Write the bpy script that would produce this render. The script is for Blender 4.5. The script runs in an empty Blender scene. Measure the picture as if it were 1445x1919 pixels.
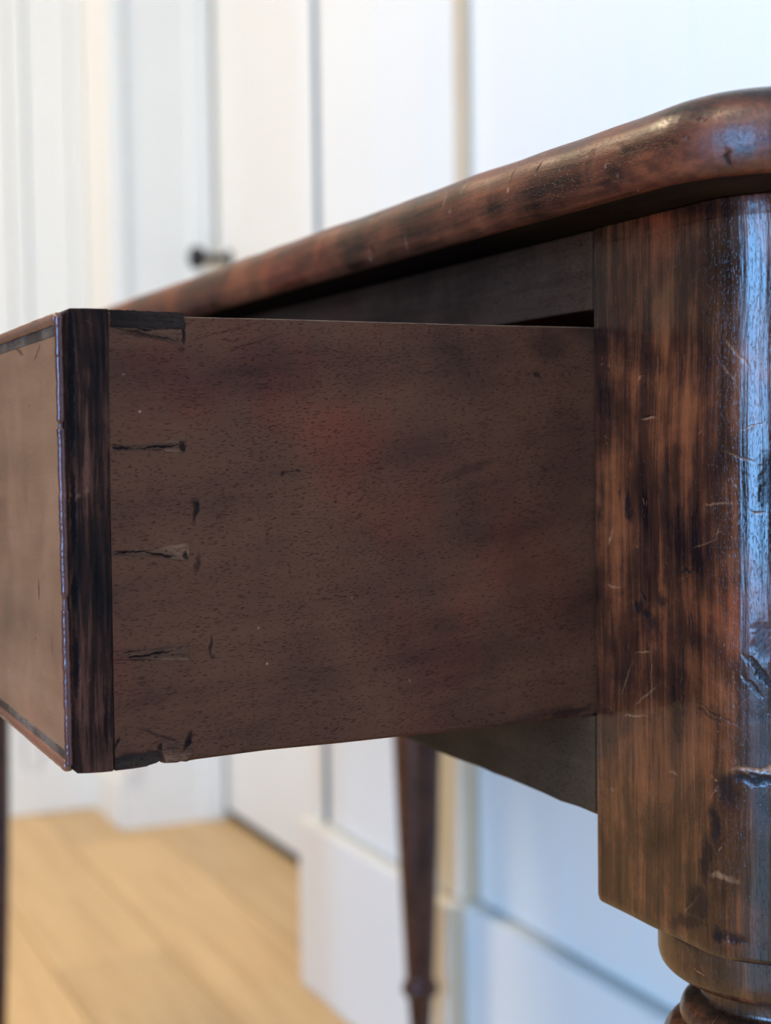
import bpy, bmesh, math, random
from mathutils import Vector, Matrix, noise
random.seed(7)
SC = bpy.context.scene
COL = SC.collection

# ------------------------------------------------------------------ camera
CAM = Vector((-0.1933, -0.2932, 0.711))
CF, CR, CU = Vector((0.42668, 0.90326, -0.0455)), Vector((0.90385, -0.42761, -0.01391)), Vector((0.03202, 0.03519, 0.99887))
CR.normalize(); CF = (CF - CF.dot(CR) * CR).normalized(); CU = CR.cross(CF)
FPX = 2724.16
cd = bpy.data.cameras.new('camera'); cam = bpy.data.objects.new('camera', cd); COL.objects.link(cam)
cam.matrix_world = Matrix(((CR.x, CU.x, -CF.x, CAM.x), (CR.y, CU.y, -CF.y, CAM.y), (CR.z, CU.z, -CF.z, CAM.z), (0, 0, 0, 1)))
cd.sensor_fit = 'VERTICAL'; cd.sensor_height = 36.0; cd.sensor_width = 36.0 * 1445 / 1919
cd.lens = FPX / 1919 * 36.0
cd.clip_start = 0.01
cd.dof.use_dof = True; cd.dof.focus_distance = 0.318; cd.dof.aperture_fstop = cd.lens / 3.9
SC.camera = cam

def at(u, v, ax, val):
    """the point of the plane (axis ax = val) seen at pixel u, v of the 1445 x 1919 photograph"""
    d = CF + CR * ((u - 722.5) / FPX) - CU * ((v - 959.5) / FPX)
    return CAM + d * ((val - CAM[ax]) / d[ax])

# ------------------------------------------------------------------ world, light, exposure
W = bpy.data.worlds.new('daylight'); SC.world = W; W.use_nodes = True
bg = W.node_tree.nodes['Background']; bg.inputs[0].default_value = (0.225, 0.52, 1.0, 1); bg.inputs[1].default_value = 27.0
SC.view_settings.view_transform = 'Standard'; SC.view_settings.look = 'None'
SC.view_settings.gamma = 1.0; SC.view_settings.use_curve_mapping = False
SC.view_settings.exposure = 0.0
SC.cycles.use_denoising = True
SC.cycles.max_bounces = 8; SC.cycles.diffuse_bounces = 5; SC.cycles.glossy_bounces = 4
SC.cycles.sample_clamp_indirect = 6.0

RX0, RY0, RY1, RZ = -2.7, -3.3, 2.557, 2.5          # room
WINS = [(-2.35, -0.80, 0.25, 2.15)]                  # window openings in the wall at RX0: y0, y1, z0, z1
def area(name, loc, aim, sx, sy, power, color, portal=False, shape='RECTANGLE'):
    l = bpy.data.lights.new(name, 'AREA'); l.shape = shape; l.size = sx; l.size_y = sy; l.energy = power; l.color = color
    o = bpy.data.objects.new(name, l); COL.objects.link(o); o.location = loc
    o.rotation_euler = Vector(aim).to_track_quat('-Z', 'Y').to_euler()
    if portal: l.cycles.is_portal = True
    return o
for (y0, y1, z0, z1) in WINS:
    area('sky_portal', (RX0 - .16, (y0 + y1) / 2, (z0 + z1) / 2), (1, 0, 0), y1 - y0, z1 - z0, 1, (1, 1, 1), True)
ADDED_LAMPS = [(-0.80, 1.76, 42, (1.0, .80, .54)), (-1.20, -0.10, 23, (1.0, .80, .52)), (-1.15, -1.2, 14, (1.0, .86, .64))]  # unseen warm lamps added for fill; the middle one gives the edge glint

# ------------------------------------------------------------------ helpers
def tag(o, label=None, cat=None, group=None, kind=None):
    for k, v in (('label', label), ('category', cat), ('group', group), ('kind', kind)):
        if v: o[k] = v
    return o
def empty(name, loc=(0, 0, 0), parent=None, **kw):
    o = bpy.data.objects.new(name, None); o.empty_display_size = .05
    COL.objects.link(o)
    if parent is None: o.location = loc
    else: o.parent = parent; o.matrix_parent_inverse = Matrix.Translation(parent.location).inverted()
    return tag(o, **kw)
def mesh_obj(name, verts, faces, mat, parent=None, smooth=False, bevel=0, seg=2, angle=35):
    me = bpy.data.meshes.new(name); me.from_pydata([tuple(v) for v in verts], [], faces)
    bm = bmesh.new(); bm.from_mesh(me); bmesh.ops.recalc_face_normals(bm, faces=bm.faces)
    if bevel:
        es = [e for e in bm.edges if len(e.link_faces) == 2 and e.calc_face_angle(0) > math.radians(angle)]
        bmesh.ops.bevel(bm, geom=es, offset=bevel, segments=seg, profile=.5, affect='EDGES', clamp_overlap=True)
    bm.to_mesh(me); bm.free()
    me.materials.append(mat)
    if smooth:
        for p in me.polygons: p.use_smooth = True
    o = bpy.data.objects.new(name, me)
    COL.objects.link(o)
    if parent is not None:
        o.parent = parent
        # meshes are built in world coordinates; only a top-level Empty has an offset
        if parent.parent is None: o.matrix_parent_inverse = Matrix.Translation(parent.location).inverted()
    return o
def box(name, lo, hi, mat, parent=None, bevel=0, seg=2, smooth=False):
    x0, y0, z0 = lo; x1, y1, z1 = hi
    v = [(x, y, z) for x in (x0, x1) for y in (y0, y1) for z in (z0, z1)]
    f = [(0, 1, 3, 2), (4, 6, 7, 5), (0, 4, 5, 1), (2, 3, 7, 6), (0, 2, 6, 4), (1, 5, 7, 3)]
    return mesh_obj(name, v, f, mat, parent, smooth, bevel, seg)
def prism(name, poly, ax, a, b, mat, parent=None, bevel=0, seg=2):
    """poly: 2-D outline; ax: axis of extrusion from a to b"""
    def p3(p, w):
        return (w, p[0], p[1]) if ax == 0 else (p[0], w, p[1]) if ax == 1 else (p[0], p[1], w)
    n = len(poly)
    v = [p3(p, a) for p in poly] + [p3(p, b) for p in poly]
    f = [tuple(range(n))[::-1], tuple(range(n, 2 * n))] + [(i, (i + 1) % n, n + (i + 1) % n, n + i) for i in range(n)]
    return mesh_obj(name, v, f, mat, parent, False, bevel, seg, 50)
def lathe(name, axis, prof, mat, parent=None, n=96, cap=True, wob=0.0):
    v = []; f = []
    for (r, z) in prof:
        for k in range(n):
            a = 2 * math.pi * k / n
            rr = r * (1 + wob * noise.noise(Vector((math.cos(a) * 2, math.sin(a) * 2, z * 60))))
            v.append((axis[0] + rr * math.cos(a), axis[1] + rr * math.sin(a), z))
    for i in range(len(prof) - 1):
        for k in range(n):
            f.append((i * n + k, i * n + (k + 1) % n, (i + 1) * n + (k + 1) % n, (i + 1) * n + k))
    if cap:
        f.append(tuple(range(n))); f.append(tuple(range((len(prof) - 1) * n, len(prof) * n)))
    return mesh_obj(name, v, f, mat, parent, True)
def smooth_profile(pts, sub=5):
    """Catmull-Rom through (r, z); a point given twice makes a crisp edge"""
    out = []
    for i in range(len(pts) - 1):
        p1, p2 = pts[i], pts[i + 1]
        if p1 == p2: continue
        p0 = pts[i - 1] if i > 0 and pts[i - 1] != p1 else p1
        p3 = pts[i + 2] if i + 2 < len(pts) and pts[i + 2] != p2 else p2
        for s in range(sub):
            t = s / sub
            out.append(tuple(.5 * (2 * p1[j] + (p2[j] - p0[j]) * t + (2 * p0[j] - 5 * p1[j] + 4 * p2[j] - p3[j]) * t * t +
                                   (3 * p1[j] - p0[j] - 3 * p2[j] + p3[j]) * t ** 3) for j in (0, 1)))
    out.append(pts[-1]); return out

# ------------------------------------------------------------------ materials
import numpy as np
def vnoise(x, y, seed):
    def hsh(i, j): 
        h_ = np.sin(i * 127.1 + j * 311.7 + seed * 74.7) * 43758.5453
        return h_ - np.floor(h_)
    i, j = np.floor(x), np.floor(y); fx, fy = x - i, y - j
    fx = fx * fx * (3 - 2 * fx); fy = fy * fy * (3 - 2 * fy)
    return (hsh(i, j) * (1 - fx) + hsh(i + 1, j) * fx) * (1 - fy) + (hsh(i, j + 1) * (1 - fx) + hsh(i + 1, j + 1) * fx) * fy
def paint_marks(o, plane, marks):
    """stains, dents and scratches of the wood as per-vertex values (dark_mark, light_mark)"""
    me = o.data; n = len(me.vertices); co = np.empty(n * 3, np.float32); me.vertices.foreach_get('co', co); co = co.reshape(-1, 3).astype(np.float64)
    u, v = co[:, AX[plane[0]]], co[:, AX[plane[1]]]
    du = sum((vnoise(u * f, v * f, k) - .5) * a for k, (f, a) in enumerate(((500, .0010), (1400, .0007))))
    dv = sum((vnoise(u * f, v * f, k + 9) - .5) * a for k, (f, a) in enumerate(((500, .0010), (1400, .0007))))
    gr = .45 + .55 * vnoise(u * 2600, v * 2600, 5)
    dk = np.zeros(n); lt = np.zeros(n)
    for (mu, mv, a, b, r, st) in marks:
        R_ = max(a, b) * 1.4 + .001
        ix = np.where((abs(u - mu) < R_) & (abs(v - mv) < R_))[0]
        if not len(ix): continue
        k = min(1.0, min(a, b) / .0006)
        x, y = u[ix] + du[ix] * k - mu, v[ix] + dv[ix] * k - mv; c, s_ = math.cos(r), math.sin(r)
        q = np.sqrt(((x * c + y * s_) / a) ** 2 + ((-x * s_ + y * c) / b) ** 2)
        m = np.clip((1.2 - q) / .8, 0, 1); m = m * m * (3 - 2 * m) * abs(st)
        if st > 0: dk[ix] = np.maximum(dk[ix], m * (.7 + .3 * gr[ix]))
        else: lt[ix] = np.maximum(lt[ix], m * gr[ix])
    for nm, arr in (('dark_mark', dk), ('light_mark', lt)):
        at_ = me.attributes.new(nm, 'FLOAT', 'POINT'); at_.data.foreach_set('value', arr.astype(np.float32))

class NT:
    def __init__(s, name):
        s.m = bpy.data.materials.new(name); s.m.use_nodes = True; s.t = s.m.node_tree
        s.b = s.t.nodes['Principled BSDF']; s.tc = s.t.nodes.new('ShaderNodeTexCoord')
    def n(s, kind, **kw):
        x = s.t.nodes.new('ShaderNode' + kind)
        for k, v in kw.items():
            if k in ('inputs',): continue
            setattr(x, k, v)
        return x
    def l(s, a, b): s.t.links.new(a, b)
    def val(s, sock, v):
        if isinstance(v, (int, float, tuple)): sock.default_value = v
        else: s.l(v, sock)
    def mapping(s, vec, loc=(0, 0, 0), rot=(0, 0, 0), scale=(1, 1, 1), typ='POINT'):
        x = s.n('Mapping', vector_type=typ); s.l(vec, x.inputs[0])
        x.inputs[1].default_value = loc; x.inputs[2].default_value = rot; x.inputs[3].default_value = scale
        return x.outputs[0]
    def noise(s, vec, scale=1, detail=4, rough=.55, dist=0):
        x = s.n('TexNoise'); s.l(vec, x.inputs['Vector']); x.inputs['Scale'].default_value = scale
        x.inputs['Detail'].default_value = detail; x.inputs['Roughness'].default_value = rough; x.inputs['Distortion'].default_value = dist
        return x.outputs[0]
    def math(s, op, a, b=0.0, c=0.0, clamp=False):
        x = s.n('Math', operation=op, use_clamp=clamp); s.val(x.inputs[0], a); s.val(x.inputs[1], b); s.val(x.inputs[2], c)
        return x.outputs[0]
    def rng(s, v, a, b, c=0.0, d=1.0, smooth=True):
        x = s.n('MapRange', interpolation_type='SMOOTHSTEP' if smooth else 'LINEAR'); s.l(v, x.inputs[0])
        for i, q in enumerate((a, b, c, d)): x.inputs[i + 1].default_value = q
        return x.outputs[0]
    def ramp(s, v, stops):
        x = s.n('ValToRGB'); s.l(v, x.inputs[0]); e = x.color_ramp.elements
        while len(e) < len(stops): e.new(.5)
        for i, (p, c) in enumerate(stops): e[i].position = p; e[i].color = (*c, 1)
        return x.outputs[0]
    def mix(s, fac, a, b, blend='MIX'):
        x = s.n('Mix', data_type='RGBA', blend_type=blend); s.val(x.inputs[0], fac)
        for k, q in ((6, a), (7, b)):
            if isinstance(q, tuple): x.inputs[k].default_value = (*q, 1)
            else: s.l(q, x.inputs[k])
        return x.outputs[2]

AX = {'x': 0, 'y': 1, 'z': 2}
def wood(name, grain='z', dark=(.012, .005, .004), mid=(.055, .020, .011), light=(.15, .05, .02), rough=(.28, .45), spec=.5,
         plane=None, marks=(), attr=False, streak=1.0, pores=.5, blot=.6, wave=.0002, scratch=.6, tilt=0.0, contrast=1.0, red=.3, coat=0.0, lightcol=(.46, .27, .16)):
    """plane: the two axes a mark's position is given in; marks: (u, v, half width, half height, turn, strength) with strength < 0 for a light mark"""
    T = NT(name); co = T.tc.outputs['Object']
    def sc(across, along):
        s = [across] * 3; s[AX[grain]] = along; return tuple(s)
    rot = [0, 0, 0]
    if plane:
        third = ({0, 1, 2} - {AX[plane[0]], AX[plane[1]]}).pop(); rot[third] = tilt
    cg = T.mapping(co, rot=tuple(rot)) if tilt else co
    off = T.n('VectorMath', operation='SCALE'); nw = T.n('TexNoise'); T.l(cg, nw.inputs[0]); nw.inputs['Scale'].default_value = 14
    T.l(nw.outputs[1], off.inputs[0]); off.inputs['Scale'].default_value = .006
    add = T.n('VectorMath', operation='ADD'); T.l(cg, add.inputs[0]); T.l(off.outputs[0], add.inputs[1]); cg2 = add.outputs[0]
    fine = T.noise(T.mapping(cg2, scale=sc(1500, 75)), 1, 3, .6)
    med = T.noise(T.mapping(cg2, scale=sc(330, 13)), 1, 4, .6)
    broad = T.noise(T.mapping(cg2, scale=sc(70, 9)), 1, 3, .5)
    blotch = T.noise(T.mapping(co, scale=(38, 38, 38)), 1, 6, .62, .3)
    v = T.math('ADD', T.math('MULTIPLY', fine, .28 * streak), T.math('MULTIPLY', med, .42 * streak))
    v = T.math('ADD', v, T.math('MULTIPLY', broad, .5))
    v = T.math('ADD', v, T.math('MULTIPLY', blotch, blot))
    mean = .5 * (.28 * streak + .42 * streak + .5 + blot)
    v = T.math('ADD', T.math('MULTIPLY', T.math('SUBTRACT', v, mean), 1.6 * contrast), .5)
    col = T.ramp(v, [(.12, dark), (.5, mid), (.92, light)])
    rm = T.rng(T.noise(T.mapping(co, scale=(16, 16, 16)), 1, 3), .52, .72)
    col = T.mix(T.math('MULTIPLY', rm, red), col, T.mix(1.0, col, (1.45, .74, .74), 'MULTIPLY'))
    # pores: short dashes along the grain
    pn = T.noise(T.mapping(cg2, scale=sc(4200, 900)), 1, 1, .4)
    area_ = T.noise(T.mapping(co, scale=(55, 55, 55)), 1, 3)
    pore = T.rng(T.math('ADD', pn, T.math('MULTIPLY', area_, .14)), .66, .77)
    pore = T.math('MULTIPLY', pore, pores)
    col = T.mix(pore, col, T.mix(1.0, col, (.42, .38, .40), 'MULTIPLY'))
    # thin scratches that expose lighter wood
    s1 = T.noise(T.mapping(co, scale=(60, 60, 60)), 1, 1.2, .3, .6)
    s2 = T.noise(T.mapping(co, loc=(3, 5, 7), scale=(85, 75, 95)), 1, 0.6, .3, 1.0)
    def line(nz, w): return T.math('SUBTRACT', 1.0, T.rng(T.math('ABSOLUTE', T.math('SUBTRACT', nz, .5)), w * .3, w))
    sm = T.rng(T.noise(T.mapping(co, loc=(1, 2, 3), scale=(75, 75, 75)), 1, 4, .7), .57, .66)
    scr = T.math('MULTIPLY', T.math('MAXIMUM', line(s1, .006), line(s2, .005)), sm)
    brk = T.rng(T.noise(T.mapping(co, scale=(900, 900, 900)), 1, 2), .42, .6)
    scr = T.math('MULTIPLY', T.math('MULTIPLY', scr, brk), scratch)
    col = T.mix(scr, col, T.mix(.5, light, (.35, .16, .08)))
    # placed marks
    dk = None; lt = None
    if attr:
        a1 = T.n('Attribute', attribute_name='dark_mark'); dk = a1.outputs['Fac']
        a2 = T.n('Attribute', attribute_name='light_mark'); lt = a2.outputs['Fac']
    if marks:
        sx = T.n('SeparateXYZ'); T.l(co, sx.inputs[0])
        cx = T.n('CombineXYZ'); T.l(sx.outputs[AX[plane[0]]], cx.inputs[0]); T.l(sx.outputs[AX[plane[1]]], cx.inputs[1])
        dn = T.n('TexNoise'); T.l(cx.outputs[0], dn.inputs[0]); dn.inputs['Scale'].default_value = 650; dn.inputs['Detail'].default_value = 3
        dsub = T.n('VectorMath', operation='SUBTRACT'); T.l(dn.outputs[1], dsub.inputs[0]); dsub.inputs[1].default_value = (.5, .5, .5)
        dsc = T.n('VectorMath', operation='SCALE'); T.l(dsub.outputs[0], dsc.inputs[0]); dsc.inputs['Scale'].default_value = .0012
        dad = T.n('VectorMath', operation='ADD'); T.l(cx.outputs[0], dad.inputs[0]); T.l(dsc.outputs[0], dad.inputs[1])
        cur = dad.outputs[0]
        for (mu, mv, a, b, r, st) in marks:
            mp = T.mapping(cur, loc=(mu, mv, 0), rot=(0, 0, r), scale=(a, b, 1), typ='TEXTURE')
            z0 = T.mapping(mp, scale=(1, 1, 0))
            ln = T.n('VectorMath', operation='LENGTH'); T.l(z0, ln.inputs[0])
            m = T.rng(ln.outputs['Value'], .45, 1.15, abs(st), 0.0)
            nx_ = T.n('VectorMath', operation='MULTIPLY_ADD')       # evaluates the marks one after another
            T.l(m, nx_.inputs[0]); nx_.inputs[1].default_value = (1e-9, 1e-9, 1e-9); T.l(cur, nx_.inputs[2]); cur = nx_.outputs[0]
            if st > 0: dk = m if dk is None else T.math('MAXIMUM', dk, m)
            else: lt = m if lt is None else T.math('MAXIMUM', lt, m)
    if True:
        if lt is not None: col = T.mix(T.math('MULTIPLY', lt, T.rng(fine, .3, .6, .4, 1.0)), col, lightcol)
        if dk is not None: col = T.mix(dk, col, (.006, .0045, .005))
    T.l(col, T.b.inputs['Base Color'])
    ro = T.rng(blotch, .3, .7, rough[0], rough[1])
    ro = T.math('ADD', ro, T.math('MULTIPLY', pore, .25))
    if dk is not None: ro = T.math('ADD', ro, T.math('MULTIPLY', dk, .2))
    T.l(ro, T.b.inputs['Roughness'])
    if dk is not None: T.l(T.math('MULTIPLY', T.math('SUBTRACT', 1.0, T.math('MULTIPLY', dk, .85)), spec), T.b.inputs['Specular IOR Level'])
    else: T.b.inputs['Specular IOR Level'].default_value = spec
    T.b.inputs['Coat Weight'].default_value = coat; T.b.inputs['Coat Roughness'].default_value = .18
    # relief
    h = T.math('MULTIPLY', fine, .00005 * streak)
    h = T.math('ADD', h, T.math('MULTIPLY', med, .00008 * streak))
    h = T.math('ADD', h, T.math('MULTIPLY', blotch, wave))
    h = T.math('SUBTRACT', h, T.math('MULTIPLY', pore, .00006))
    h = T.math('SUBTRACT', h, T.math('MULTIPLY', scr, .00004))
    if dk is not None: h = T.math('SUBTRACT', h, T.math('MULTIPLY', dk, .00022))
    if lt is not None: h = T.math('SUBTRACT', h, T.math('MULTIPLY', lt, .00010))
    bp = T.n('Bump'); bp.inputs['Strength'].default_value = 1.0; bp.inputs['Distance'].default_value = 1.0
    T.l(h, bp.inputs['Height']); T.l(bp.outputs[0], T.b.inputs['Normal'])
    return T.m

def paint(name, color, rough=.45, mottle=.04, scale=6):
    T = NT(name); nz = T.noise(T.tc.outputs['Object'], scale, 3)
    lo = tuple(c * (1 - mottle) for c in color)
    T.l(T.ramp(nz, [(.3, lo), (.7, color)]), T.b.inputs['Base Color']); T.b.inputs['Roughness'].default_value = rough
    n2 = T.noise(T.mapping(T.tc.outputs['Object'], scale=(300, 300, 40)), 1, 2)
    bp = T.n('Bump'); bp.inputs['Strength'].default_value = .1; bp.inputs['Distance'].default_value = .0003
    T.l(n2, bp.inputs['Height']); T.l(bp.outputs[0], T.b.inputs['Normal'])
    return T.m

def oak():
    T = NT('light_oak'); co = T.tc.outputs['Object']; oi = T.n('ObjectInfo')
    sh = T.n('VectorMath', operation='SCALE'); cb = T.n('CombineXYZ')
    for k in range(3): T.l(oi.outputs['Random'], cb.inputs[k])
    T.l(cb.outputs[0], sh.inputs[0]); sh.inputs['Scale'].default_value = 40
    ad = T.n('VectorMath', operation='ADD'); T.l(co, ad.inputs[0]); T.l(sh.outputs[0], ad.inputs[1])
    g = T.noise(T.mapping(ad.outputs[0], scale=(45, 3, 45)), 1, 5, .6, .4)
    g2 = T.noise(T.mapping(ad.outputs[0], scale=(260, 8, 260)), 1, 3, .6)
    v = T.math('ADD', T.math('MULTIPLY', g, .7), T.math('MULTIPLY', g2, .3))
    col = T.ramp(v, [(.25, (.46, .275, .115)), (.5, (.61, .40, .18)), (.8, (.72, .50, .255))])
    tone = T.rng(oi.outputs['Random'], 0, 1, .86, 1.10, False)
    hs = T.n('HueSaturation'); T.l(col, hs.inputs['Color']); T.l(tone, hs.inputs['Value'])
    T.l(hs.outputs[0], T.b.inputs['Base Color']); T.b.inputs['Roughness'].default_value = .42
    bp = T.n('Bump'); bp.inputs['Strength'].default_value = .3; bp.inputs['Distance'].default_value = .0006
    T.l(g2, bp.inputs['Height']); T.l(bp.outputs[0], T.b.inputs['Normal'])
    return T.m

def metal(name, color, rough):
    T = NT(name); T.b.inputs['Metallic'].default_value = 1.0
    nz = T.noise(T.mapping(T.tc.outputs['Object'], scale=(90, 90, 90)), 1, 3)
    T.l(T.rng(nz, .3, .7, rough * .8, rough * 1.2), T.b.inputs['Roughness'])
    T.l(T.ramp(nz, [(.3, tuple(c * .8 for c in color)), (.7, color)]), T.b.inputs['Base Color'])
    return T.m

TAUPE = paint('taupe_wall_paint', (.22, .19, .16), .7, .05)
BEIGE = paint('beige_side_shade', (.80, .55, .34), .5, .05)  # shade of the cupboard's side faces put into the colour
WHITE = paint('white_wall_paint', (.82, .80, .735), .6, .02)
CABINET = paint('off_white_cabinet_paint', (.82, .81, .755), .4, .02)
GREY = paint('grey_gap_shade', (.36, .37, .35), .6, .03)  # shade inside the stile gap put into the colour
CARC = paint('shade_dark_carcass', (.10, .11, .105), .6, .03)  # carcass darkened so the gap in front of it looks deep and shaded
CREAM = paint('cream_plinth_paint', (.86, .84, .78), .45, .03)
OAK = oak()
IRON = metal('black_iron', (.05, .05, .055), .38)
DARKGAP = paint('dark_joint_and_gap_shade', (.04, .035, .03), .9, .1)

# ------------------------------------------------------------------ room
def struct(o, label=None): o['kind'] = 'structure'; 
def room():
    fl = box('floor', (RX0 - .2, RY0 - .2, -.12), (1.0, RY1 + .3, -.021), DARKGAP); fl['kind'] = 'structure'
    PW, PL = .165, 1.5
    proto = None
    nx = int((.75 - RX0) / PW) + 1
    for i in range(nx):
        off = (i * .61) % PL
        for j in range(6):
            y0 = RY0 - PL + off + j * PL
            if y0 > RY1 or y0 + PL < RY0: continue
            if proto is None:
                proto = box('plank', (.0008, .0006, -.020), (PW - .0008, PL - .0006, 0), OAK, None, .0012, 1)
                o = proto
            else:
                o = proto.copy(); COL.objects.link(o)
            o.parent = fl
            o.location = (.3905 - 19 * PW + i * PW, y0, 0)
    def s(name, lo, hi, m=WHITE, parent=None, bevel=0):
        o = box(name, lo, hi, m, parent, bevel)
        if parent is None: o['kind'] = 'structure'
        return o
    s('ceiling', (RX0 - .2, RY0 - .2, RZ), (1.0, RY1 + .3, RZ + .1))
    s('wall_near', (RX0 - .2, RY0 - .2, 0), (1.0, RY0, RZ), TAUPE)
    s('wall_far', (RX0, RY1, 0), (.5085, RY1 + .15, RZ), TAUPE)
    s('wall_right', (.72, RY0, 0), (.90, RY1 + .15, RZ))
    # wall on the window side: a real opening
    (y0, y1, z0, z1) = WINS[0]
    vs = []
    parts = [((RX0 - .15, RY0, 0), (RX0, y0, RZ)), ((RX0 - .15, y1, 0), (RX0, RY1, RZ)),
             ((RX0 - .15, y0, 0), (RX0, y1, z0)), ((RX0 - .15, y0, z1), (RX0, y1, RZ))]
    V = []; F = []
    for lo, hi in parts:
        b = len(V); V += [(x, y, z) for x in (lo[0], hi[0]) for y in (lo[1], hi[1]) for z in (lo[2], hi[2])]
        F += [tuple(b + q for q in f) for f in ((0, 1, 3, 2), (4, 6, 7, 5), (0, 4, 5, 1), (2, 3, 7, 6), (0, 2, 6, 4), (1, 5, 7, 3))]
    wl = mesh_obj('wall_left', V, F, TAUPE); wl['kind'] = 'structure'
    wf = empty('window_1', (RX0, (y0 + y1) / 2, z0)); wf['kind'] = 'structure'
    t = .05
    for nm, lo, hi in (('window_frame', (RX0 - .12, y0, z0), (RX0 - .06, y0 + t, z1)), ('window_frame', (RX0 - .12, y1 - t, z0), (RX0 - .06, y1, z1)),
                       ('window_frame', (RX0 - .12, y0 + t, z0), (RX0 - .06, y1 - t, z0 + t)), ('window_frame', (RX0 - .12, y0 + t, z1 - t), (RX0 - .06, y1 - t, z1)),
                       ('window_sill', (RX0 - .06, y0 - .03, z0 - .03), (RX0 + .06, y1 + .03, z0))):
        box(nm, lo, hi, CABINET, wf, .002, 1)
    # pier beyond the door (its near face looks towards the camera) with moulded casing strips
    s('wall_pier', (.5085, 2.349, 0), (.72, RY1 + .15, RZ), WHITE, None)
    tr = empty('trim_1', (.60, 2.349, 0)); tr['kind'] = 'structure'
    box('casing_strip', (.655, 2.337, 0), (.700, 2.349, 2.12), CABINET, tr, .003)
    box('corner_bead', (.5045, 2.341, .10), (.535, 2.3495, RZ - .02), CABINET, tr, .0035)
    # far wall: vertical boards
    wbx = .5080; k = 0
    far = bpy.data.objects['wall_far']
    xs = [.5078, .4823, .395, .365, .25]
    for k in range(len(xs) - 1):
        d = (.012, .010, .016, .010)[k]
        box('wall_board', (xs[k + 1] + .0012, RY1 - d, .09), (xs[k] - .0012, RY1 - .0002, RZ - .03), CABINET, far, .0022)
    b = box('baseboard_far', (RX0 + .02, RY1 - .014, 0.0005), (.508, RY1 - .0003, .09), CABINET, None, .003); b['kind'] = 'structure'
    b = box('baseboard_pier', (.4965, 2.36, 0.0005), (.5083, 2.542, .09), CABINET, None, .003); b['kind'] = 'structure'
    # the white door in the recess between the pier and the cupboard
    dr = box('door_1', (.708, 1.50, .016), (.7195, 2.338, 2.05), CABINET, None, .003); dr['kind'] = 'structure'
    g = box('door_gap_shade', (.7085, 1.50, .0005), (.7195, 2.338, .0155), DARKGAP, dr)  # solid dark strip stands in for the shade under the door
    g['label'] = 'dark strip painted as the shadow gap under the door'
    kz = 1.060
    def knob(yk):
        prof = smooth_profile([(.0, 0), (.009, 0), (.009, 0), (.008, .020), (.009, .046), (.018, .052), (.0215, .062), (.0195, .071), (.010, .077), (.0002, .078)], 4)
        v = []; f = []; n = 32
        for (r, h) in prof:
            for q in range(n):
                a = 2 * math.pi * q / n; v.append((.708 - h, yk + r * math.cos(a), kz + r * math.sin(a)))
        for i in range(len(prof) - 1):
            for q in range(n): f.append((i * n + q, i * n + (q + 1) % n, (i + 1) * n + (q + 1) % n, (i + 1) * n + q))
        o = mesh_obj('door_knob', v, f, IRON, dr, True); o['label'] = 'black round door knob'
        v = []; f = []
        for (r, h) in ((.018, 0), (.018, .002), (.016, .0038), (.0002, .0042)):
            for q in range(n):
                a = 2 * math.pi * q / n; v.append((.7083 - h, yk + r * math.cos(a), kz + r * math.sin(a)))
        for i in range(3):
            for q in range(n): f.append((i * n + q, i * n + (q + 1) % n, (i + 1) * n + (q + 1) % n, (i + 1) * n + q))
        o = mesh_obj('door_rose', v, f, IRON, dr, True); o['label'] = 'black round rose behind the knob'
    knob(2.276)
room()

# ------------------------------------------------------------------ fitted cupboards behind the table
def cupboard(name, label, x, y0, y1, stiles, boards, edge=False):
    """x: the plane of the door boards; the plinth stands 18 mm proud"""
    t = empty(name, (x + .1, (y0 + y1) / 2, 0), label=label, cat='cupboard')
    box('plinth', (x - .018, y0, .0005), (x + .15, y1 - .0005, .2225), CREAM, t, .003)
    box('carcass', (x + .022, y0 + .0006, .2228), (.7195, y1 - .0006, 2.30), CARC, t, 0)
    if edge:
        box('side_shade_strip', (x - .0002, y0 + .0002, .2232), (x + .0195, y0 + .0010, 2.30), BEIGE, t)  # thin strips give the side faces their shaded tone by colour
        box('side_shade_strip', (x - .0178, y0 - .0004, .0010), (x + .0010, y0 + .0006, .2215), BEIGE, t)
    for (a, b) in stiles: box('stile', (x, a + .0006, .2230), (x + .0215, b - .0006, 2.30), CABINET, t, .0015)
    if edge: box('stile_shade', (x + .0008, 1.4304, .2232), (x + .0214, 1.4315, 2.30), GREY, t)  # grey strip paints the gap's shade on the stile's near face
    for (a, b) in boards: box('door_board', (x, a + .0004, .2260), (x + .0180, b - .0004, 2.30), CABINET, t, .0016)
    return t
cupboard('fitted_cupboard', 'off-white fitted cupboard beside the recessed door, with a dark gap along its stile', .5265, 1.051, 1.4774,
         [(1.431, 1.4774)], [(1.2233, 1.411), (1.1045, 1.2233), (1.0525, 1.1045)], True)
cupboard('fitted_cupboard', 'off-white fitted cupboard directly behind the table, set slightly back from the other', .5450, -3.25, 1.050,
         [], [(.873, 1.050), (.760, .873), (.675, .760), (.56, .675), (.445, .56), (.33, .445), (.215, .33), (.10, .215), (-.015, .10), (-.13, -.015), (-.36, -.13),
              (-.60, -.36), (-.9, -.6), (-1.2, -.9), (-1.6, -1.2), (-2.0, -1.6), (-2.5, -2.0), (-3.25, -2.5)])

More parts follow.
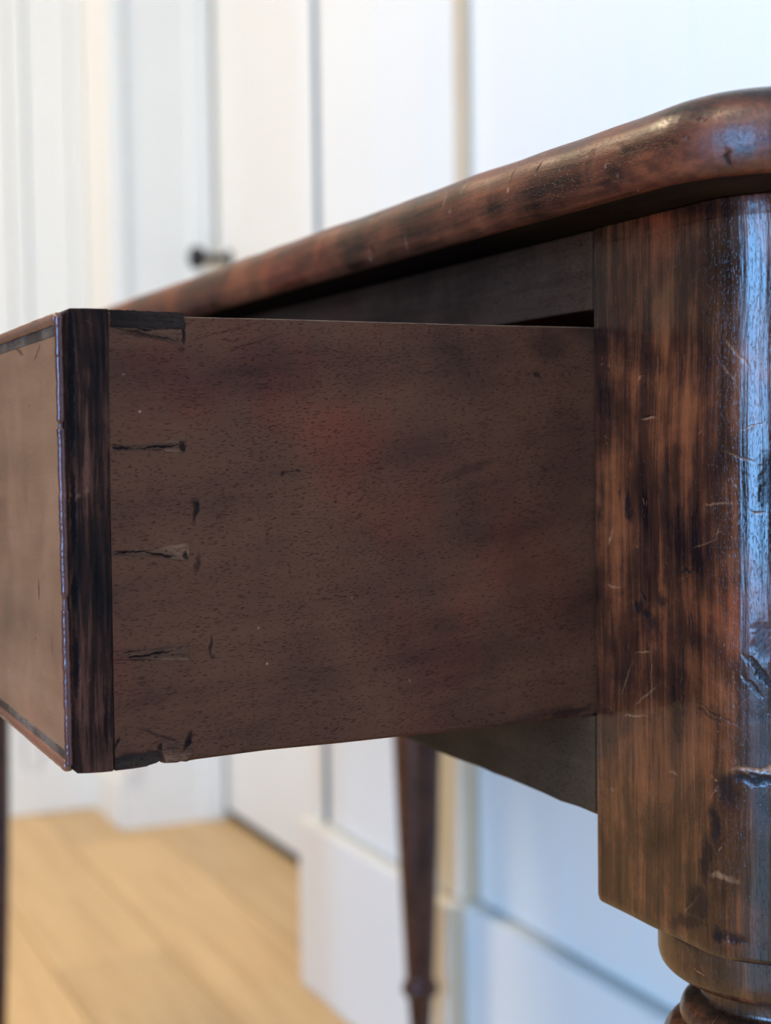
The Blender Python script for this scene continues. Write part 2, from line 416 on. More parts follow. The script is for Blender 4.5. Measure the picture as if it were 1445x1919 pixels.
# ------------------------------------------------------------------ unseen ceiling lamps, added to light the room
for i, (lx, ly, pw, colr) in enumerate(ADDED_LAMPS):
    where = ('near the far wall', 'above the front of the table', 'near the window end of the room')[i]
    t = empty('added_ceiling_light', (lx, ly, RZ), label='unseen round ceiling light added for warm fill ' + where, cat='ceiling light')
    q = (.32, .17, .22)[i]
    lathe('added_lamp_ring', (lx, ly), [(q + .015, RZ - .0005), (q + .03, RZ - .004), (q + .03, RZ - .03), (q + .005, RZ - .034), (q, RZ - .02)], CABINET, t, 48, False)
    a = area('added_lamp_diffuser', (lx, ly, RZ - .036), (0, 0, -1), 2 * q, 2 * q, pw, colr, False, 'DISK')
    a.parent = t; a.matrix_parent_inverse = Matrix.Translation(t.location).inverted()

# ------------------------------------------------------------------ table
ZU, ZT = .7617, .7805            # underside and top of the slab
WB, RCB = .0620, .0195           # leg block width, corner radius
TL, TD = 1.080, .504            # far end and back of the body (y, x)
ZB = .5999                       # bottom of the leg block
def P(u, v, plane, ax, val):
    p = at(u, v, ax, val); return p[AX[plane[0]]], p[AX[plane[1]]]
def block_hit(u, v):
    """pixel on the rounded face of the near leg block"""
    p = at(u, v, 0, 0)
    if p.y > -(WB - RCB): return p.y, p.z
    d = (p - CAM).normalized(); c = Vector((RCB, -WB + RCB)); t = .1
    for _ in range(4000):
        q = CAM + d * t
        if q.x > 0 and q.y > -WB - .001:
            if (Vector((q.x, q.y)) - c).length <= RCB or q.y > c.y: return q.y, q.z
        t += .0002
    return p.y, p.z
bm_ = []
def mk(u, v, a, b, r, st, f=block_hit, k=.000125):
    y, z = f(u, v); bm_.append((y, z, a * k, b * k, r, st))
for q in [(1176, 945, 10, 30, .12, .9), (1180, 965, 9, 16, .2, .9), (1160, 925, 5, 20, 0, .5), (1196, 1135, 14, 12, .4, .95), (1212, 1150, 18, 8, .2, .9), (1240, 1125, 16, 12, 0, .7),
          (1225, 1170, 20, 16, .2, .6), (1205, 1120, 6, 14, -.6, .9), (1285, 1071, 30, 3.5, -.15, .85), (1140, 691, 6, 6, 0, .8), (1205, 725, 10, 5, 0, .4), (1123, 965, 8, 16, 0, .6),
          (1345, 1340, 45, 3, .35, .7), (1330, 1340, 45, 3, .30, .6), (1365, 1480, 22, 34, -.35, .8), (1340, 1545, 16, 45, -.1, .85), (1325, 1610, 20, 55, .05, .85),
          (1310, 1690, 34, 40, .2, .75), (1290, 1725, 60, 16, -.3, .65), (1370, 1755, 30, 10, 0, .8), (1345, 1750, 14, 12, 0, .9), (1415, 1460, 60, 9, -.08, .9), (1430, 1200, 14, 40, 0, .6),
          (1425, 1260, 6, 40, -.7, .9), (1408, 1285, 5, 26, -.7, .7), (1440, 900, 12, 50, 0, .6), (1300, 880, 4, 34, 0, .45), (1280, 700, 5, 50, .03, .4), (1270, 1350, 16, 40, 0, .45),
          (1170, 1260, 40, 55, .3, .4), (1150, 1200, 16, 60, 0, .4), (1280, 1250, 7, 80, 0, .6), (1296, 1190, 5, 60, 0, .5), (1210, 640, 30, 70, 0, .3), (1245, 900, 18, 150, 0, .35),
          (1290, 390, 140, 14, .12, .45), (1135, 1330, 30, 8, .1, .5), (1215, 780, 22, 2.0, -.04, .9),
          (1217, 783, 24, 1.6, -.04, -.9), (1232, 690, 1.5, 22, .05, -.35), (1237, 730, 1.5, 14, .05, -.35), (1380, 660, 30, 3, .9, -.5), (1362, 695, 26, 3, .9, -.35), (1390, 858, 28, 2, .35, -.5),
          (1346, 945, 38, 2, -.04, -.5), (1145, 1005, 4, 22, .5, -.5), (1150, 1098, 24, 2.5, 0, -.5), (1205, 1222, 26, 1.8, -.1, -.7), (1222, 1280, 1.2, 90, 0, -.55), (1175, 1270, 2, 46, .5, -.5), (1210, 1305, 2, 46, 1.0, -.4),
          (1300, 1390, 1.2, 130, 0, -.3), (1190, 1342, 46, 2, -.14, -.6), (1420, 1444, 44, 5, -.12, -1.0), (1412, 800, 16, 3, -.3, -.6), (1422, 960, 14, 3, .3, -.5), (1365, 1755, 4, 5, 0, -1.0),
          (1355, 1645, 34, 6, -.05, -.5), (1260, 1448, 14, 3, 0, -.45), (1320, 1020, 40, 1.6, -.3, -.35), (1300, 1690, 2, 40, .8, -.3), (1148, 1478, 12, 4, -.3, -.35)]: mk(*q)
MAH_BLOCK = wood('worn_mahogany_leg_block', 'z', (.0062, .0028, .0028), (.044, .0135, .0064), (.165, .046, .016), (.12, .26), .45, None, (), True, 1.3, .35, .95, .00016, .9, contrast=1.2, lightcol=(.33, .16, .085), red=.55)
M_BLOCK = list(bm_)
MAH = wood('dark_polished_mahogany', 'z', (.010, .004, .003), (.066, .019, .010), (.140, .040, .018), (.22, .36), .35, None, (), False, 1.0, .3, .5, .0001, .3, red=.4)
bm_ = []
def top_hit(u, v): p = at(u, v, 0, -.0215); return p.y, p.z
for q in [(1105, 238, 4, 10, 0, .7), (999, 314, 5, 17, -.05, .85), (948, 330, 3, 22, 0, .75), (1310, 291, 4, 15, 0, .95), (823, 385, 4, 12, 0, .5), (858, 345, 6, 20, .1, .45), (685, 406, 6, 14, 0, .7),
          (695, 470, 16, 10, .3, .5), (1098, 330, 5, 20, -.3, .5), (1160, 328, 60, 12, .3, .55), (1215, 315, 26, 14, .3, .55), (1130, 345, 30, 12, .3, .5), (1285, 335, 80, 9, .10, .5), (1215, 380, 60, 6, .2, .3),
          (1280, 222, 22, 2.5, .3, .5), (1265, 258, 18, 2.5, .4, .55), (1170, 280, 40, 6, .4, .3), (1100, 300, 10, 22, 0, .35), (600, 470, 5, 30, 0, .35), (1130, 235, 2, 30, .3, .3),
          (948, 356, 3, 5, 0, -.9), (1104, 240, 3, 8, 0, -.6), (825, 375, 2, 16, 0, -.6), (840, 395, 3, 6, .3, -.5), (755, 455, 3, 22, .2, -.4), (1150, 330, 4, 3, 0, -.7), (1185, 322, 4, 2, 0, -.6), (1175, 355, 3, 2, 0, -.7),
          (990, 285, 14, 3, .3, -.4), (1130, 312, 3, 5, .3, -.5), (685, 480, 5, 12, 0, -.3)]: mk(*q, f=top_hit, k=.000125)
MAH_TOP = wood('worn_mahogany_table_top', 'y', (.012, .004, .003), (.092, .0225, .010), (.20, .050, .018), (.30, .44), .36, None, (), True, .95, .6, .8, .00016, .5, contrast=1.35, red=.6)
M_TOP = list(bm_)
MAH_RAIL = wood('dull_dark_mahogany_rail', 'y', (.012, .006, .004), (.066, .0255, .0135), (.11, .046, .026), (.6, .8), .04, ('y', 'z'), (), False, .6, .9, .5, .0002, .1, contrast=.8, red=.2)
OLIVE_RAIL = wood('olive_brown_lower_rail', 'y', (.012, .009, .006), (.058, .031, .0165), (.088, .050, .025), (.6, .8), .04, ('y', 'z'), (), False, .5, .8, .5, .0002, .1, contrast=.7, red=.0)

# drawer side marks
YS = .0008
def side_hit(u, v): p = at(u, v, 1, YS); return p.x, p.z
bm_ = []
for q in [(365, 957, 6.5, 26, .03, .95), (369, 1052, 6, 20, 0, .65), (532, 886, 7, 7, 0, .85), (560, 883, 5, 3, 0, .8), (540, 884, 18, 2, 0, .6), (1008, 703, 9, 7, -.4, .8), (992, 700, 8, 3, 0, .6), (396, 1212, 3, 22, 0, .75), (398, 1230, 6, 5, 0, .7),
          (628, 942, 4, 3, 0, .8), (283, 768, 6, 4, 0, .5), (505, 1005, 4, 5, 0, .5), (1070, 1335, 60, 9, .1, .7), (1000, 1345, 120, 10, .1, .35), (1030, 650, 50, 40, 0, .45), (1060, 860, 80, 120, 0, .22), (880, 880, 60, 12, .3, .35),
          (310, 840, 44, 1.6, .06, .95), (240, 838, 36, 2.0, -.15, .9), (334, 838, 12, 7, .3, .75), (262, 1035, 50, 2.0, .0, 1.0), (235, 1036, 24, 3.5, .1, 1.0), (300, 1042, 30, 2.0, -.2, .9), (340, 1045, 10, 8, .3, .6),
          (280, 1235, 60, 1.8, -.02, .8), (245, 1223, 22, 2.2, .15, .95), (300, 1378, 50, 2.2, -.4, .7), (300, 1402, 7, 11, .9, .95), (352, 1385, 6, 20, -.5, .8), (219, 1392, 4, 14, -.3, .95), (345, 625, 3, 22, 0, .8), (270, 630, 60, 3, -.13, .55),
          (340, 655, 8, 7, 0, .6), (275, 1420, 60, 12, -.08, .75), (430, 620, 90, 2, .25, .3), (470, 645, 70, 1.8, .3, .35), (260, 690, 70, 40, .2, .2),
          (232, 700, 4, 1.6, 0, -.6), (262, 771, 2.5, 2.5, 0, -.8), (500, 1243, 2.5, 2.5, 0, -.8), (820, 1395, 2, 2, 0, -.8), (660, 1120, 2, 2, 0, -.7), (485, 1178, 2, 2, 0, -.7), (768, 1275, 2, 3, 0, -.7), (236, 560, 2, 2, 0, -.7)]: mk(*q, f=side_hit, k=.000120)
MAH_SIDE = wood('faded_mahogany_drawer_side', 'x', (.020, .008, .005), (.070, .0250, .0125), (.108, .041, .020), (.50, .66), .12, ('x', 'z'), (), True, .45, .85, .65, .00022, .05, tilt=.10, contrast=.85, red=.85)
M_SIDE = list(bm_)
ENDGRAIN = wood('dark_end_grain', 'z', (.003, .0018, .0016), (.019, .0068, .0046), (.085, .031, .019), (.45, .65), .08, ('x', 'z'),
                tuple([(*side_hit(u, v), a * .00012, b * .00012, 0, s) for u, v, a, b, s in ((133, 640, 7, 60, .9), (135, 760, 6, 100, .9), (138, 960, 6, 90, .95), (140, 1110, 7, 40, 1), (142, 1240, 7, 70, .85), (186, 1120, 10, 90, .5), (172, 720, 12, 60, .3), (200, 1350, 5, 60, .7))]), False,
                1.7, .7, .5, .0004, .4, contrast=1.7, red=.35)
PIN = wood('rough_dovetail_end_grain', 'x', (.012, .006, .004), (.074, .033, .019), (.17, .082, .047), (.6, .8), .05, ('x', 'z'),
           tuple([(*side_hit(u, v), a * .00012, b * .00012, r, st) for u, v, a, b, r, st in ((300, 838, 50, 1.8, .06, .95), (228, 840, 22, 3, -.1, .9), (342, 838, 6, 12, .2, .85), (250, 1034, 44, 2.2, .05, 1.0),
                  (300, 1040, 34, 2.2, -.2, .95), (348, 1042, 5, 9, .3, .85), (275, 1228, 55, 2.2, .08, .95), (275, 616, 30, 4, 0, 1.0), (280, 628, 60, 2.5, -.18, .7), (343, 622, 3, 26, 0, .85), (352, 1392, 6, 16, -.5, .9))]), False, .8, 1.0, .8, .0008, .2, contrast=1.5, red=.2)
BLACKPIN = wood('blackened_dovetail', 'x', (.004, .0025, .002), (.017, .010, .0075), (.040, .024, .017), (.6, .8), .05, None, (), False, .8, .8, .8, .0006, .2, contrast=1.3, red=.0)
FRONT = wood('polished_drawer_front', 'y', (.05, .022, .011), (.17, .075, .036), (.28, .14, .075), (.30, .42), .25, ('y', 'z'),
             tuple([(*P(u, v, ('y', 'z'), 0, -.1265), a * .00022, b * .00013, r, s) for u, v, a, b, r, s in
                    ((40, 658, 30, 5, .25, .55), (75, 662, 20, 3, -.4, .55), (78, 1105, 4, 20, 0, .6), (60, 760, 3, 2, 0, .4), (72, 1195, 3, 2, 0, .5), (103, 1210, 2, 20, 0, .45))]), False,
             .35, .2, .6, .00012, .12, contrast=.7, red=.3)
BEAD = wood('red_brown_bead', 'y', (.03, .010, .006), (.125, .042, .022), (.20, .075, .04), (.22, .36), .5, None, (), False, .4, .3, .5, .0002, .2, red=.4)
BEADV = wood('dark_red_bead', 'z', (.02, .006, .006), (.075, .020, .016), (.15, .045, .03), (.16, .28), .5, None, (), False, .6, .3, .6, .0004, .3, red=.4)
GRIME = wood('grimy_moulding_groove', 'y', (.010, .006, .005), (.035, .021, .015), (.13, .085, .058), (.5, .7), .3, None, (), False, .6, .9, .9, .0006, .6, contrast=1.4, red=0)
INNER = wood('plain_inner_wood', 'y', (.02, .012, .008), (.07, .040, .024), (.11, .066, .04), (.6, .8), .25, None, (), False, .5, .6, .4, .0001, 0)

table = empty('side_table', (.25, .50, 0), label='antique dark mahogany side table with turned legs and its long drawer pulled open', cat='table')

UNDER = wood('shade_dark_underside', 'y', (.004, .003, .002), (.014, .008, .0055), (.034, .018, .012), (.6, .8), .04, None, (), False, .6, .6, .6, .0002, .1, red=0)  # shade below the overhang put into a near-black wood colour
def refine(out, step):
    res = []
    for i, p in enumerate(out):
        q = out[(i + 1) % len(out)]; d = math.hypot(q[0] - p[0], q[1] - p[1]); t = 0.0
        while t < 1 - 1e-6:
            nx = p[2] + (q[2] - p[2]) * t; ny = p[3] + (q[3] - p[3]) * t; l = math.hypot(nx, ny) or 1
            x, y = p[0] + (q[0] - p[0]) * t, p[1] + (q[1] - p[1]) * t
            res.append((x, y, nx / l, ny / l))
            t += step(x, y) / max(d, 1e-9)
            if 1 - t < .3 * step(x, y) / max(d, 1e-9): break
    return res
def rounded_rect(x0, y0, x1, y1, rad, n=14, step=None):
    """outline of points (x, y) and outward normals; rad: radii at (x0,y0), (x1,y0), (x1,y1), (x0,y1)"""
    cs = [((x0 + rad[0], y0 + rad[0]), rad[0], math.pi), ((x1 - rad[1], y0 + rad[1]), rad[1], 1.5 * math.pi),
          ((x1 - rad[2], y1 - rad[2]), rad[2], 0), ((x0 + rad[3], y1 - rad[3]), rad[3], .5 * math.pi)]
    out = []
    for (c, r, a0) in cs:
        for k in range(n + 1):
            a = a0 + (math.pi / 2) * k / n
            out.append((c[0] + r * math.cos(a), c[1] + r * math.sin(a), math.cos(a), math.sin(a)))
    if step: out = refine(out, step)
    return out

def table_top():
    o = .0185
    ol = rounded_rect(-o, -WB - o, TD + .003, TL + o, (.0285, .0285, .012, .0285), 18,
                      lambda x, y: .02 if x > .05 else .00035 if y < .10 else .001 if y < .4 else .01)
    # (inset from the outline, z): sharp lower arris, swelling face, wide rounded shoulder
    pr = [(.020, 0), (.008, 0), (.0008, 0), (-.0006, .0005), (-.0017, .0020), (-.0024, .0045), (-.0026, .0070), (-.0023, .0095), (-.0014, .0120), (.0002, .0142), (.0030, .0163),
          (.0072, .0177), (.0125, .0185), (.020, .0188)]
    body = smooth_profile(pr[2:-1], 5); pr = pr[:2] + body + pr[-1:]
    V = []; F = []; n = len(ol)
    for (ins, z) in pr:
        for (x, y, nx, ny) in ol:
            k = noise.noise(Vector((x * 55, y * 55, z * 90))) * .00022 + noise.noise(Vector((x * 14, y * 14, 3))) * .00035
            kk = k if x < .4 else 0
            V.append((x - nx * (ins - kk), y - ny * (ins - kk), ZU + z + (k * .8 if z > .01 else 0)))
    for i in range(len(pr) - 1):
        for k in range(n): F.append((i * n + k, i * n + (k + 1) % n, (i + 1) * n + (k + 1) % n, (i + 1) * n + k))
    F.append(tuple(range(n))[::-1]); F.append(tuple(range((len(pr) - 1) * n, len(pr) * n)))
    t = mesh_obj('table_top', V, F, MAH_TOP, table, True)
    for p in t.data.polygons:
        if len(p.vertices) > 4: p.use_smooth = False
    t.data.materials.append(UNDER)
    for k in range(2 * n): t.data.polygons[k].material_index = 1        # underside, its shade painted in as a near-black tone
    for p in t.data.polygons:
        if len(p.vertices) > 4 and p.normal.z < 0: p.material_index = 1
    paint_marks(t, ('y', 'z'), M_TOP)
    return t
table_top()

def block(cx, cy, sx, sy, parent, mat, dense):
    """square leg block about (cx, cy); (sx, sy) points to the rounded outer corner"""
    h = WB / 2; r = RCB
    rr = {(-1, -1): .0017, (1, -1): .0017, (1, 1): .0017, (-1, 1): .0017}; rr[(sx, sy)] = r
    ol = rounded_rect(cx - h, cy - h, cx + h, cy + h, (rr[(-1, -1)], rr[(1, -1)], rr[(1, 1)], rr[(-1, 1)]), 16 if dense else 6,
                      (lambda x, y: .00024 if x < cx - .004 else .004) if dense else None)
    zs = [(ZB, .0015), (ZB + .0004, .0008), (ZB + .0010, .0003), (ZB + .0022, 0)]
    m = 640 if dense else 6
    for k in range(1, m + 1): zs.append((ZB + .0022 + (ZU - .0002 - ZB - .0022) * k / m, 0))
    V = []; F = []; n = len(ol)
    for (z, ins) in zs:
        lim = .0305 + max(0, min(1, (z - ZB) / .010)) ** .7 * .02
        for (x, y, nx, ny) in ol:
            k = noise.noise(Vector((x * 70, y * 70, z * 35))) * .00025 if dense and z < ZU - .004 and (x > .001 or True) else 0
            if sy < 0 and y > cy + h - .003: k = 0
            X, Y = x - nx * (ins - k), y - ny * (ins - k)
            dx, dy = X - cx, Y - cy; d = math.hypot(dx, dy)
            if d > lim and (dx * sx > 0 and dy * sy > 0): X, Y = cx + dx * lim / d, cy + dy * lim / d
            V.append((X, Y, z))
    for i in range(len(zs) - 1):
        for k in range(n): F.append((i * n + k, i * n + (k + 1) % n, (i + 1) * n + (k + 1) % n, (i + 1) * n + k))
    F.append(tuple(range(n))[::-1]); F.append(tuple(range((len(zs) - 1) * n, len(zs) * n)))
    b = mesh_obj('leg_block', V, F, mat, parent, True)
    for p in b.data.polygons:
        if len(p.vertices) > 4: p.use_smooth = False
    if dense: paint_marks(b, ('y', 'z'), M_BLOCK)
    return b

LEGP = [(.0275, ZB + .0001), (.0282, ZB - .0006), (.0284, ZB - .0016), (.0284, ZB - .0072), (.0284, ZB - .0072), (.0278, ZB - .0092), (.0262, ZB - .0108), (.0232, ZB - .0124), (.0192, ZB - .0136), (.0192, ZB - .0136),
        (.0184, ZB - .0142), (.0182, ZB - .0162), (.0186, ZB - .0176), (.0205, ZB - .0182), (.0226, ZB - .0195), (.0234, ZB - .0220), (.0232, ZB - .0236), (.0232, ZB - .0236), (.0236, ZB - .0238), (.0256, ZB - .0250),
        (.0272, ZB - .0275), (.0274, ZB - .0310), (.0262, ZB - .0345), (.0230, ZB - .0370), (.0230, ZB - .0370), (.0200, ZB - .0380), (.0196, ZB - .0410), (.0215, ZB - .0440), (.0215, ZB - .0440), (.0240, ZB - .0460), (.0262, ZB - .062),
        (.0266, ZB - .085), (.0262, ZB - .120), (.0251, .42), (.0225, .335), (.0192, .25), (.0163, .19), (.0147, .153), (.0147, .153), (.0170, .150), (.0190, .145), (.0188, .140), (.0160, .136), (.0136, .134), (.0136, .134), (.0122, .12),
        (.0104, .085), (.0108, .045), (.0125, .020), (.0130, .008), (.0118, .0005)]
def leg(cx, cy, sx, sy, label, dense=False):
    o = lathe('leg', (cx, cy), smooth_profile(LEGP[::-1], 4), MAH_TURN if dense else MAH, table, 128 if dense else 64, True, .004)
    o['label'] = label
    block(cx, cy, sx, sy, o, MAH_BLOCK if dense else MAH, dense)
    return o
MAH_TURN = wood('turned_mahogany_near_leg', 'z', (.0075, .0035, .003), (.050, .0165, .0075), (.16, .050, .018), (.16, .30), .4, None, (), False, 1.1, .4, .6, .00018, .7, contrast=1.25, red=.4)
h = WB / 2
leg(h, -h, -1, -1, 'nearest turned leg with a scratched square block', True)
leg(h, TL - h, -1, 1, 'turned leg at the far end of the table front')
leg(TD - h, TL - h, 1, 1, 'tapering turned leg at the far back corner')
leg(TD - h, -h, 1, -1, 'turned leg at the near back corner')

# rails: dark fixed boards around the drawer opening
ZO, ZR, ZD0, ZD1 = .7427, .6210, .6455, .7390        # opening top, rail bottom, drawer bottom and top
box('upper_rail', (.0004, .0003, ZO), (.024, TL - WB - .0003, ZU - .0002), MAH_RAIL, table, .0005)
def wavy_rail():
    V = []; F = []; n = 120
    y0, y1 = .0003, TL - WB - .0003
    for k in range(n + 1):
        y = y0 + (y1 - y0) * k / n
        zb = ZR + noise.noise(Vector((y * 90, 0, 0))) * .0005 + noise.noise(Vector((y * 30, 2, 0))) * .0004
        for (x, z) in ((.0004, ZD0 - .0004), (.0004, zb + .0008), (.0012, zb), (.024, zb), (.024, ZD0 - .0004)): V.append((x, y, z))
    for k in range(n):
        for j in range(5): F.append((k * 5 + j, k * 5 + (j + 1) % 5, k * 5 + 5 + (j + 1) % 5, k * 5 + 5 + j))
    F.append((0, 1, 2, 3, 4)); F.append(tuple(n * 5 + j for j in range(5)))
    o = mesh_obj('lower_rail', V, F, OLIVE_RAIL, table); o['label'] = 'olive-brown rail under the drawer with a wavy lower edge'
wavy_rail()
box('back_apron', (TD - .020, .0003, ZR), (TD - .001, TL - WB - .0003, ZU - .0003), MAH_RAIL, table, .0008)
for ya, yb in ((-WB + .006, -WB + .026), (TL - .026, TL - .006)):
    box('side_apron', (WB + .0003, ya, ZR), (TD - WB - .0003, yb, ZU - .0003), MAH, table, .0008)
for ya in (-.022, TL - WB + .0017):
    box('drawer_runner', (.025, ya, ZR + .004), (TD - WB - .001, ya + .0203, ZD0 - .0004), INNER, table)
box('drawer_kicker', (.025, -.022, ZD1 + .002), (TD - WB - .001, .012, ZU - .0006), INNER, table)

# ------------------------------------------------------------------ drawer
drawer = bpy.data.objects.new('drawer', None); COL.objects.link(drawer); drawer.parent = table
drawer.matrix_parent_inverse = Matrix.Translation(table.location).inverted(); drawer.empty_display_size = .05
drawer['label'] = 'long drawer pulled out towards the left, faded side with dovetail joints'
XF, XS, XP = -.1265, -.1172, -.1008        # front plane, end of the lap, end of the pins
DY1 = TL - WB - .0012                      # far side of the drawer
DX1 = .300
def edge_pts(pts): return [side_hit(u, v) for u, v in pts]
top_px = [(205, 579), (270, 582), (341, 585.5), (347, 588.5), (500, 592), (700, 598), (900, 604), (1100, 608.5)]
bot_px = [(1108, 1341.5), (1000, 1354), (900, 1365), (750, 1381), (640, 1393), (500, 1406.5), (420, 1417), (367, 1424), (356, 1426), (350, 1428.5), (341, 1427.5), (332, 1430), (311, 1431), (303, 1429.5), (300, 1427), (294, 1431), (283, 1433), (277, 1437), (250, 1441.5), (216, 1445.5)]
def side_board():
    tp = sorted(edge_pts(top_px)) + [(.004, ZD1), (DX1, ZD1)]; bt = sorted(edge_pts(bot_px)) + [(.004, ZD0), (DX1, ZD0)]
    tx = np.array([p[0] for p in tp]); tz = np.array([p[1] for p in tp]); bx = np.array([p[0] for p in bt]); bz = np.array([p[1] for p in bt])
    xs = np.concatenate([np.arange(XS + .0001, .0015, .00022), np.linspace(.0016, DX1, 60)])
    rows = [(0, .0006), (.0006, 0)] + [(None, k / 400) for k in range(1, 400)] + [(-.0006, 0), (-0.0, .0006)]
    Z1 = np.interp(xs, tx, tz); Z0 = np.interp(xs, bx, bz); nx = len(xs); V = []; F = []
    for (a_, b_) in rows:
        for i, x in enumerate(xs):
            if a_ is None: z = Z0[i] + .0006 + (Z1[i] - Z0[i] - .0012) * b_; y = YS
            else:
                lowr = (a_, b_) in rows[:2]
                z = (Z0[i] + a_) if lowr else (Z1[i] + a_); y = YS + b_ * .8
            if i == 0: y += .0003
            V.append((x, y, z))
    nr = len(rows)
    for r_ in range(nr - 1):
        for i in range(nx - 1): F.append((r_ * nx + i, r_ * nx + i + 1, (r_ + 1) * nx + i + 1, (r_ + 1) * nx + i))
    b0 = len(V)
    for i, x in enumerate(xs): V.append((x, YS + .0105, Z0[i])); V.append((x, YS + .0105, Z1[i]))
    for i in range(nx - 1):
        F.append((i, i + 1, b0 + 2 * i + 2, b0 + 2 * i)); F.append(((nr - 1) * nx + i, (nr - 1) * nx + i + 1, b0 + 2 * i + 3, b0 + 2 * i + 1))
        F.append((b0 + 2 * i, b0 + 2 * i + 2, b0 + 2 * i + 3, b0 + 2 * i + 1))
    F.append(tuple(r_ * nx for r_ in range(nr)) + (b0 + 1, b0)); F.append(tuple(r_ * nx + nx - 1 for r_ in range(nr)) + (b0 + 2 * nx - 1, b0 + 2 * nx - 2))
    o = mesh_obj('drawer_side', V, F, MAH_SIDE, drawer)
    paint_marks(o, ('x', 'z'), M_SIDE)
    lm = o.data.attributes['light_mark'].data
    for r_ in (nr - 2, nr - 1):                                          # rim light painted pale along the top arris
        for i in range(nx): lm[r_ * nx + i].value = .95 if r_ == nr - 1 else .5
    return o
s0 = side_board(); s0['label'] = 'faded brown drawer side nearest the camera, showing dovetails'
box('drawer_side', (XP, DY1 - .0105, ZD0), (DX1, DY1, ZD1), MAH_SIDE, drawer, .0006)
box('drawer_back', (DX1 - .012, .0115, ZD0 + .008), (DX1 - .001, DY1 - .0107, ZD1 - .006), INNER, drawer, .0005)
box('drawer_bottom', (XP + .001, .0115, ZD0 + .006), (DX1 - .0122, DY1 - .0107, ZD0 + .0115), INNER, drawer)
# front board: the lap strip shows its dark end grain; the part behind carries the pins
def front_board():
    L = [side_hit(u, v) for u, v in ((214, 1445.6), (190, 1448), (165, 1449.5), (146, 1450))]
    T_ = [side_hit(u, v) for u, v in ((131, 577.5), (165, 577.5), (204.5, 579))]
    poly = L + [(XF + .0001, ZD0 + .0006), (XF + .0001, ZD1 - .0008)] + T_
    return poly
fb = front_board()
f1 = prism('front_end_grain', fb, 1, YS - .0001, YS + .0120, ENDGRAIN, drawer, .0003, 1); f1['label'] = 'nearly black end grain strip of the drawer front'
box('drawer_front', (XF, .0130, ZD0), (XP, DY1, ZD1), FRONT, drawer, .0004)
box('front_veneer', (XF - .0006, .0016, ZD0 + .0040), (XF + .0002, DY1 - .0006, ZD1 - .0040), FRONT, drawer, .0001, 1)['label'] = 'glossy light brown drawer front panel'
# dovetail pins, rough outlines
def pin(pts, mat, lab=None, proud=.00012, th=.0030, rough=.00010):
    pp = edge_pts(pts); out = []
    for i, p in enumerate(pp):
        q = pp[(i + 1) % len(pp)]; d = math.hypot(q[0] - p[0], q[1] - p[1]); m = max(1, int(d / .0006))
        for s in range(m):
            t = s / m; x = p[0] + (q[0] - p[0]) * t; z = p[1] + (q[1] - p[1]) * t
            out.append((x + random.uniform(-1, 1) * rough, z + random.uniform(-1, 1) * rough))
    o = prism('dovetail_pin', out, 1, YS - proud, YS + th, mat, drawer)
    if lab: o['label'] = lab
    return o
pin([(206, 580), (340, 586), (345, 590), (345, 617), (300, 616), (206, 613)], BLACKPIN, 'blackened pin at the top corner')
pin([(208, 614), (285, 617), (343, 618), (347, 640), (343, 648), (290, 634), (240, 622)], PIN)
pin([(210, 837), (260, 834), (300, 830), (325, 822), (346, 818), (348, 836), (344, 850), (320, 848), (300, 842), (250, 845), (212, 845)], PIN)
pin([(212, 1035), (260, 1033), (290, 1030), (315, 1022), (352, 1018), (355, 1035), (350, 1051), (325, 1048), (290, 1042), (250, 1042), (213, 1040)], PIN)
pin([(222, 1226), (260, 1221), (300, 1214), (330, 1208), (352, 1205), (354, 1236), (330, 1238), (290, 1236), (250, 1234), (224, 1230)], PIN)
pin([(304, 1394), (330, 1388), (356, 1382), (361, 1400), (358, 1414), (350, 1424), (312, 1428), (304, 1412)], PIN)
pin([(214, 1420), (250, 1413), (296, 1407), (300, 1425), (280, 1434), (216, 1443)], BLACKPIN, 'blackened pin at the bottom corner')
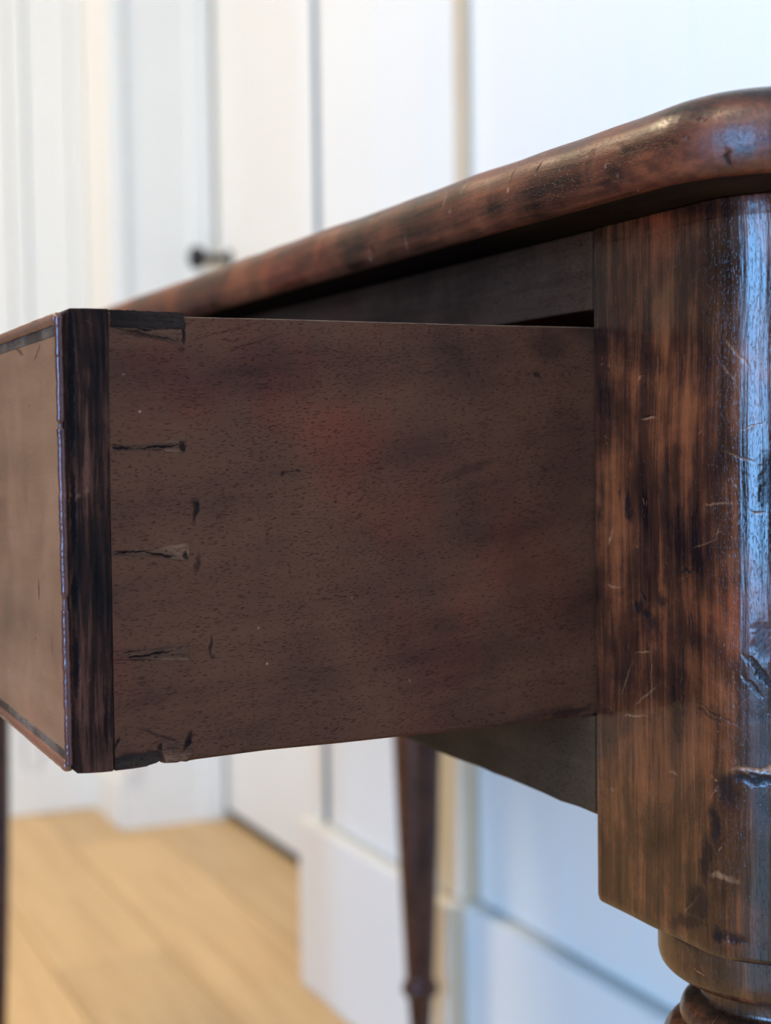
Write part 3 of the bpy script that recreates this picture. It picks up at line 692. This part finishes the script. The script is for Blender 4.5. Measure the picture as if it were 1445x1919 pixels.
# beads round the drawer front: bottom and top rails of the moulding with a grimy groove, thin bead up the near end
def rod(name, x, z, r, y0, y1, mat, lab=None, sx=1.0):
    V = []; F = []; n = 18; m = 160
    for k in range(m + 1):
        y = y0 + (y1 - y0) * (k / m) ** 1.6
        for q in range(n):
            a = 2 * math.pi * q / n; w = 1 + .10 * noise.noise(Vector((y * 260, math.cos(a), math.sin(a))))
            e = .45 if k == 0 else .85 if k == 1 else 1
            V.append((x + sx * r * e * w * math.cos(a), y, z + r * e * w * math.sin(a)))
    for k in range(m):
        for q in range(n): F.append((k * n + q, k * n + (q + 1) % n, (k + 1) * n + (q + 1) % n, (k + 1) * n + q))
    F.append(tuple(range(n))); F.append(tuple(range(m * n, (m + 1) * n)))
    o = mesh_obj(name, V, F, mat, drawer, True)
    if lab: o['label'] = lab
    return o
rod('cock_bead', XF - .0002, ZD0 + .0010, .0013, .0010, DY1, BEAD, 'red-brown bead along the bottom edge')
rod('cock_bead', XF - .0002, ZD1 - .0014, .0013, .0010, DY1, BEAD, 'red-brown bead along the top edge')
box('bead_groove', (XF - .0007, .0016, ZD0 + .0020), (XF + .0002, DY1, ZD0 + .0041), GRIME, drawer, .0002, 1)
box('bead_groove', (XF - .0007, .0016, ZD1 - .0050), (XF + .0002, DY1, ZD1 - .0026), GRIME, drawer, .0002, 1)
def vbead():
    V = []; F = []; n = 14; m = 260
    r = .00085
    for k in range(m + 1):
        z = ZD0 + .0012 + (ZD1 - ZD0 - .0022) * k / m
        w = 1 + .16 * noise.noise(Vector((z * 500, 1, 2))) + .10 * noise.noise(Vector((z * 1500, 5, 2)))
        dx = .00012 * noise.noise(Vector((z * 220, 9, 9)))
        if abs(z - .7160) < .0008: w *= .55                      # nick
        if abs(z - .6800) < .0014: w *= .70
        for q in range(n):
            a = 2 * math.pi * q / n
            V.append((XF - .00015 + dx + r * w * math.cos(a), YS + .0002 + r * w * math.sin(a), z))
    for k in range(m):
        for q in range(n): F.append((k * n + q, k * n + (q + 1) % n, (k + 1) * n + (q + 1) % n, (k + 1) * n + q))
    F.append(tuple(range(n))); F.append(tuple(range(m * n, (m + 1) * n)))
    o = mesh_obj('cock_bead', V, F, BEADV, drawer, True); o['label'] = 'thin nicked bead up the near end of the drawer front'
vbead()
# turned knobs on the front, beyond the frame's left edge
for ky in (.24, .77):
    prof = smooth_profile([(.008, 0), (.008, .006), (.0075, .010), (.012, .014), (.018, .019), (.0185, .024), (.014, .029), (.004, .031), (.0002, .0312)], 4)
    V = []; F = []; n = 32
    for (r, hh) in prof:
        for q in range(n):
            a = 2 * math.pi * q / n; V.append((XF - .0005 - hh, ky + r * math.cos(a), (ZD0 + ZD1) / 2 + r * math.sin(a)))
    for i in range(len(prof) - 1):
        for q in range(n): F.append((i * n + q, i * n + (q + 1) % n, (i + 1) * n + (q + 1) % n, (i + 1) * n + q))
    mesh_obj('knob', V, F, MAH, drawer, True)
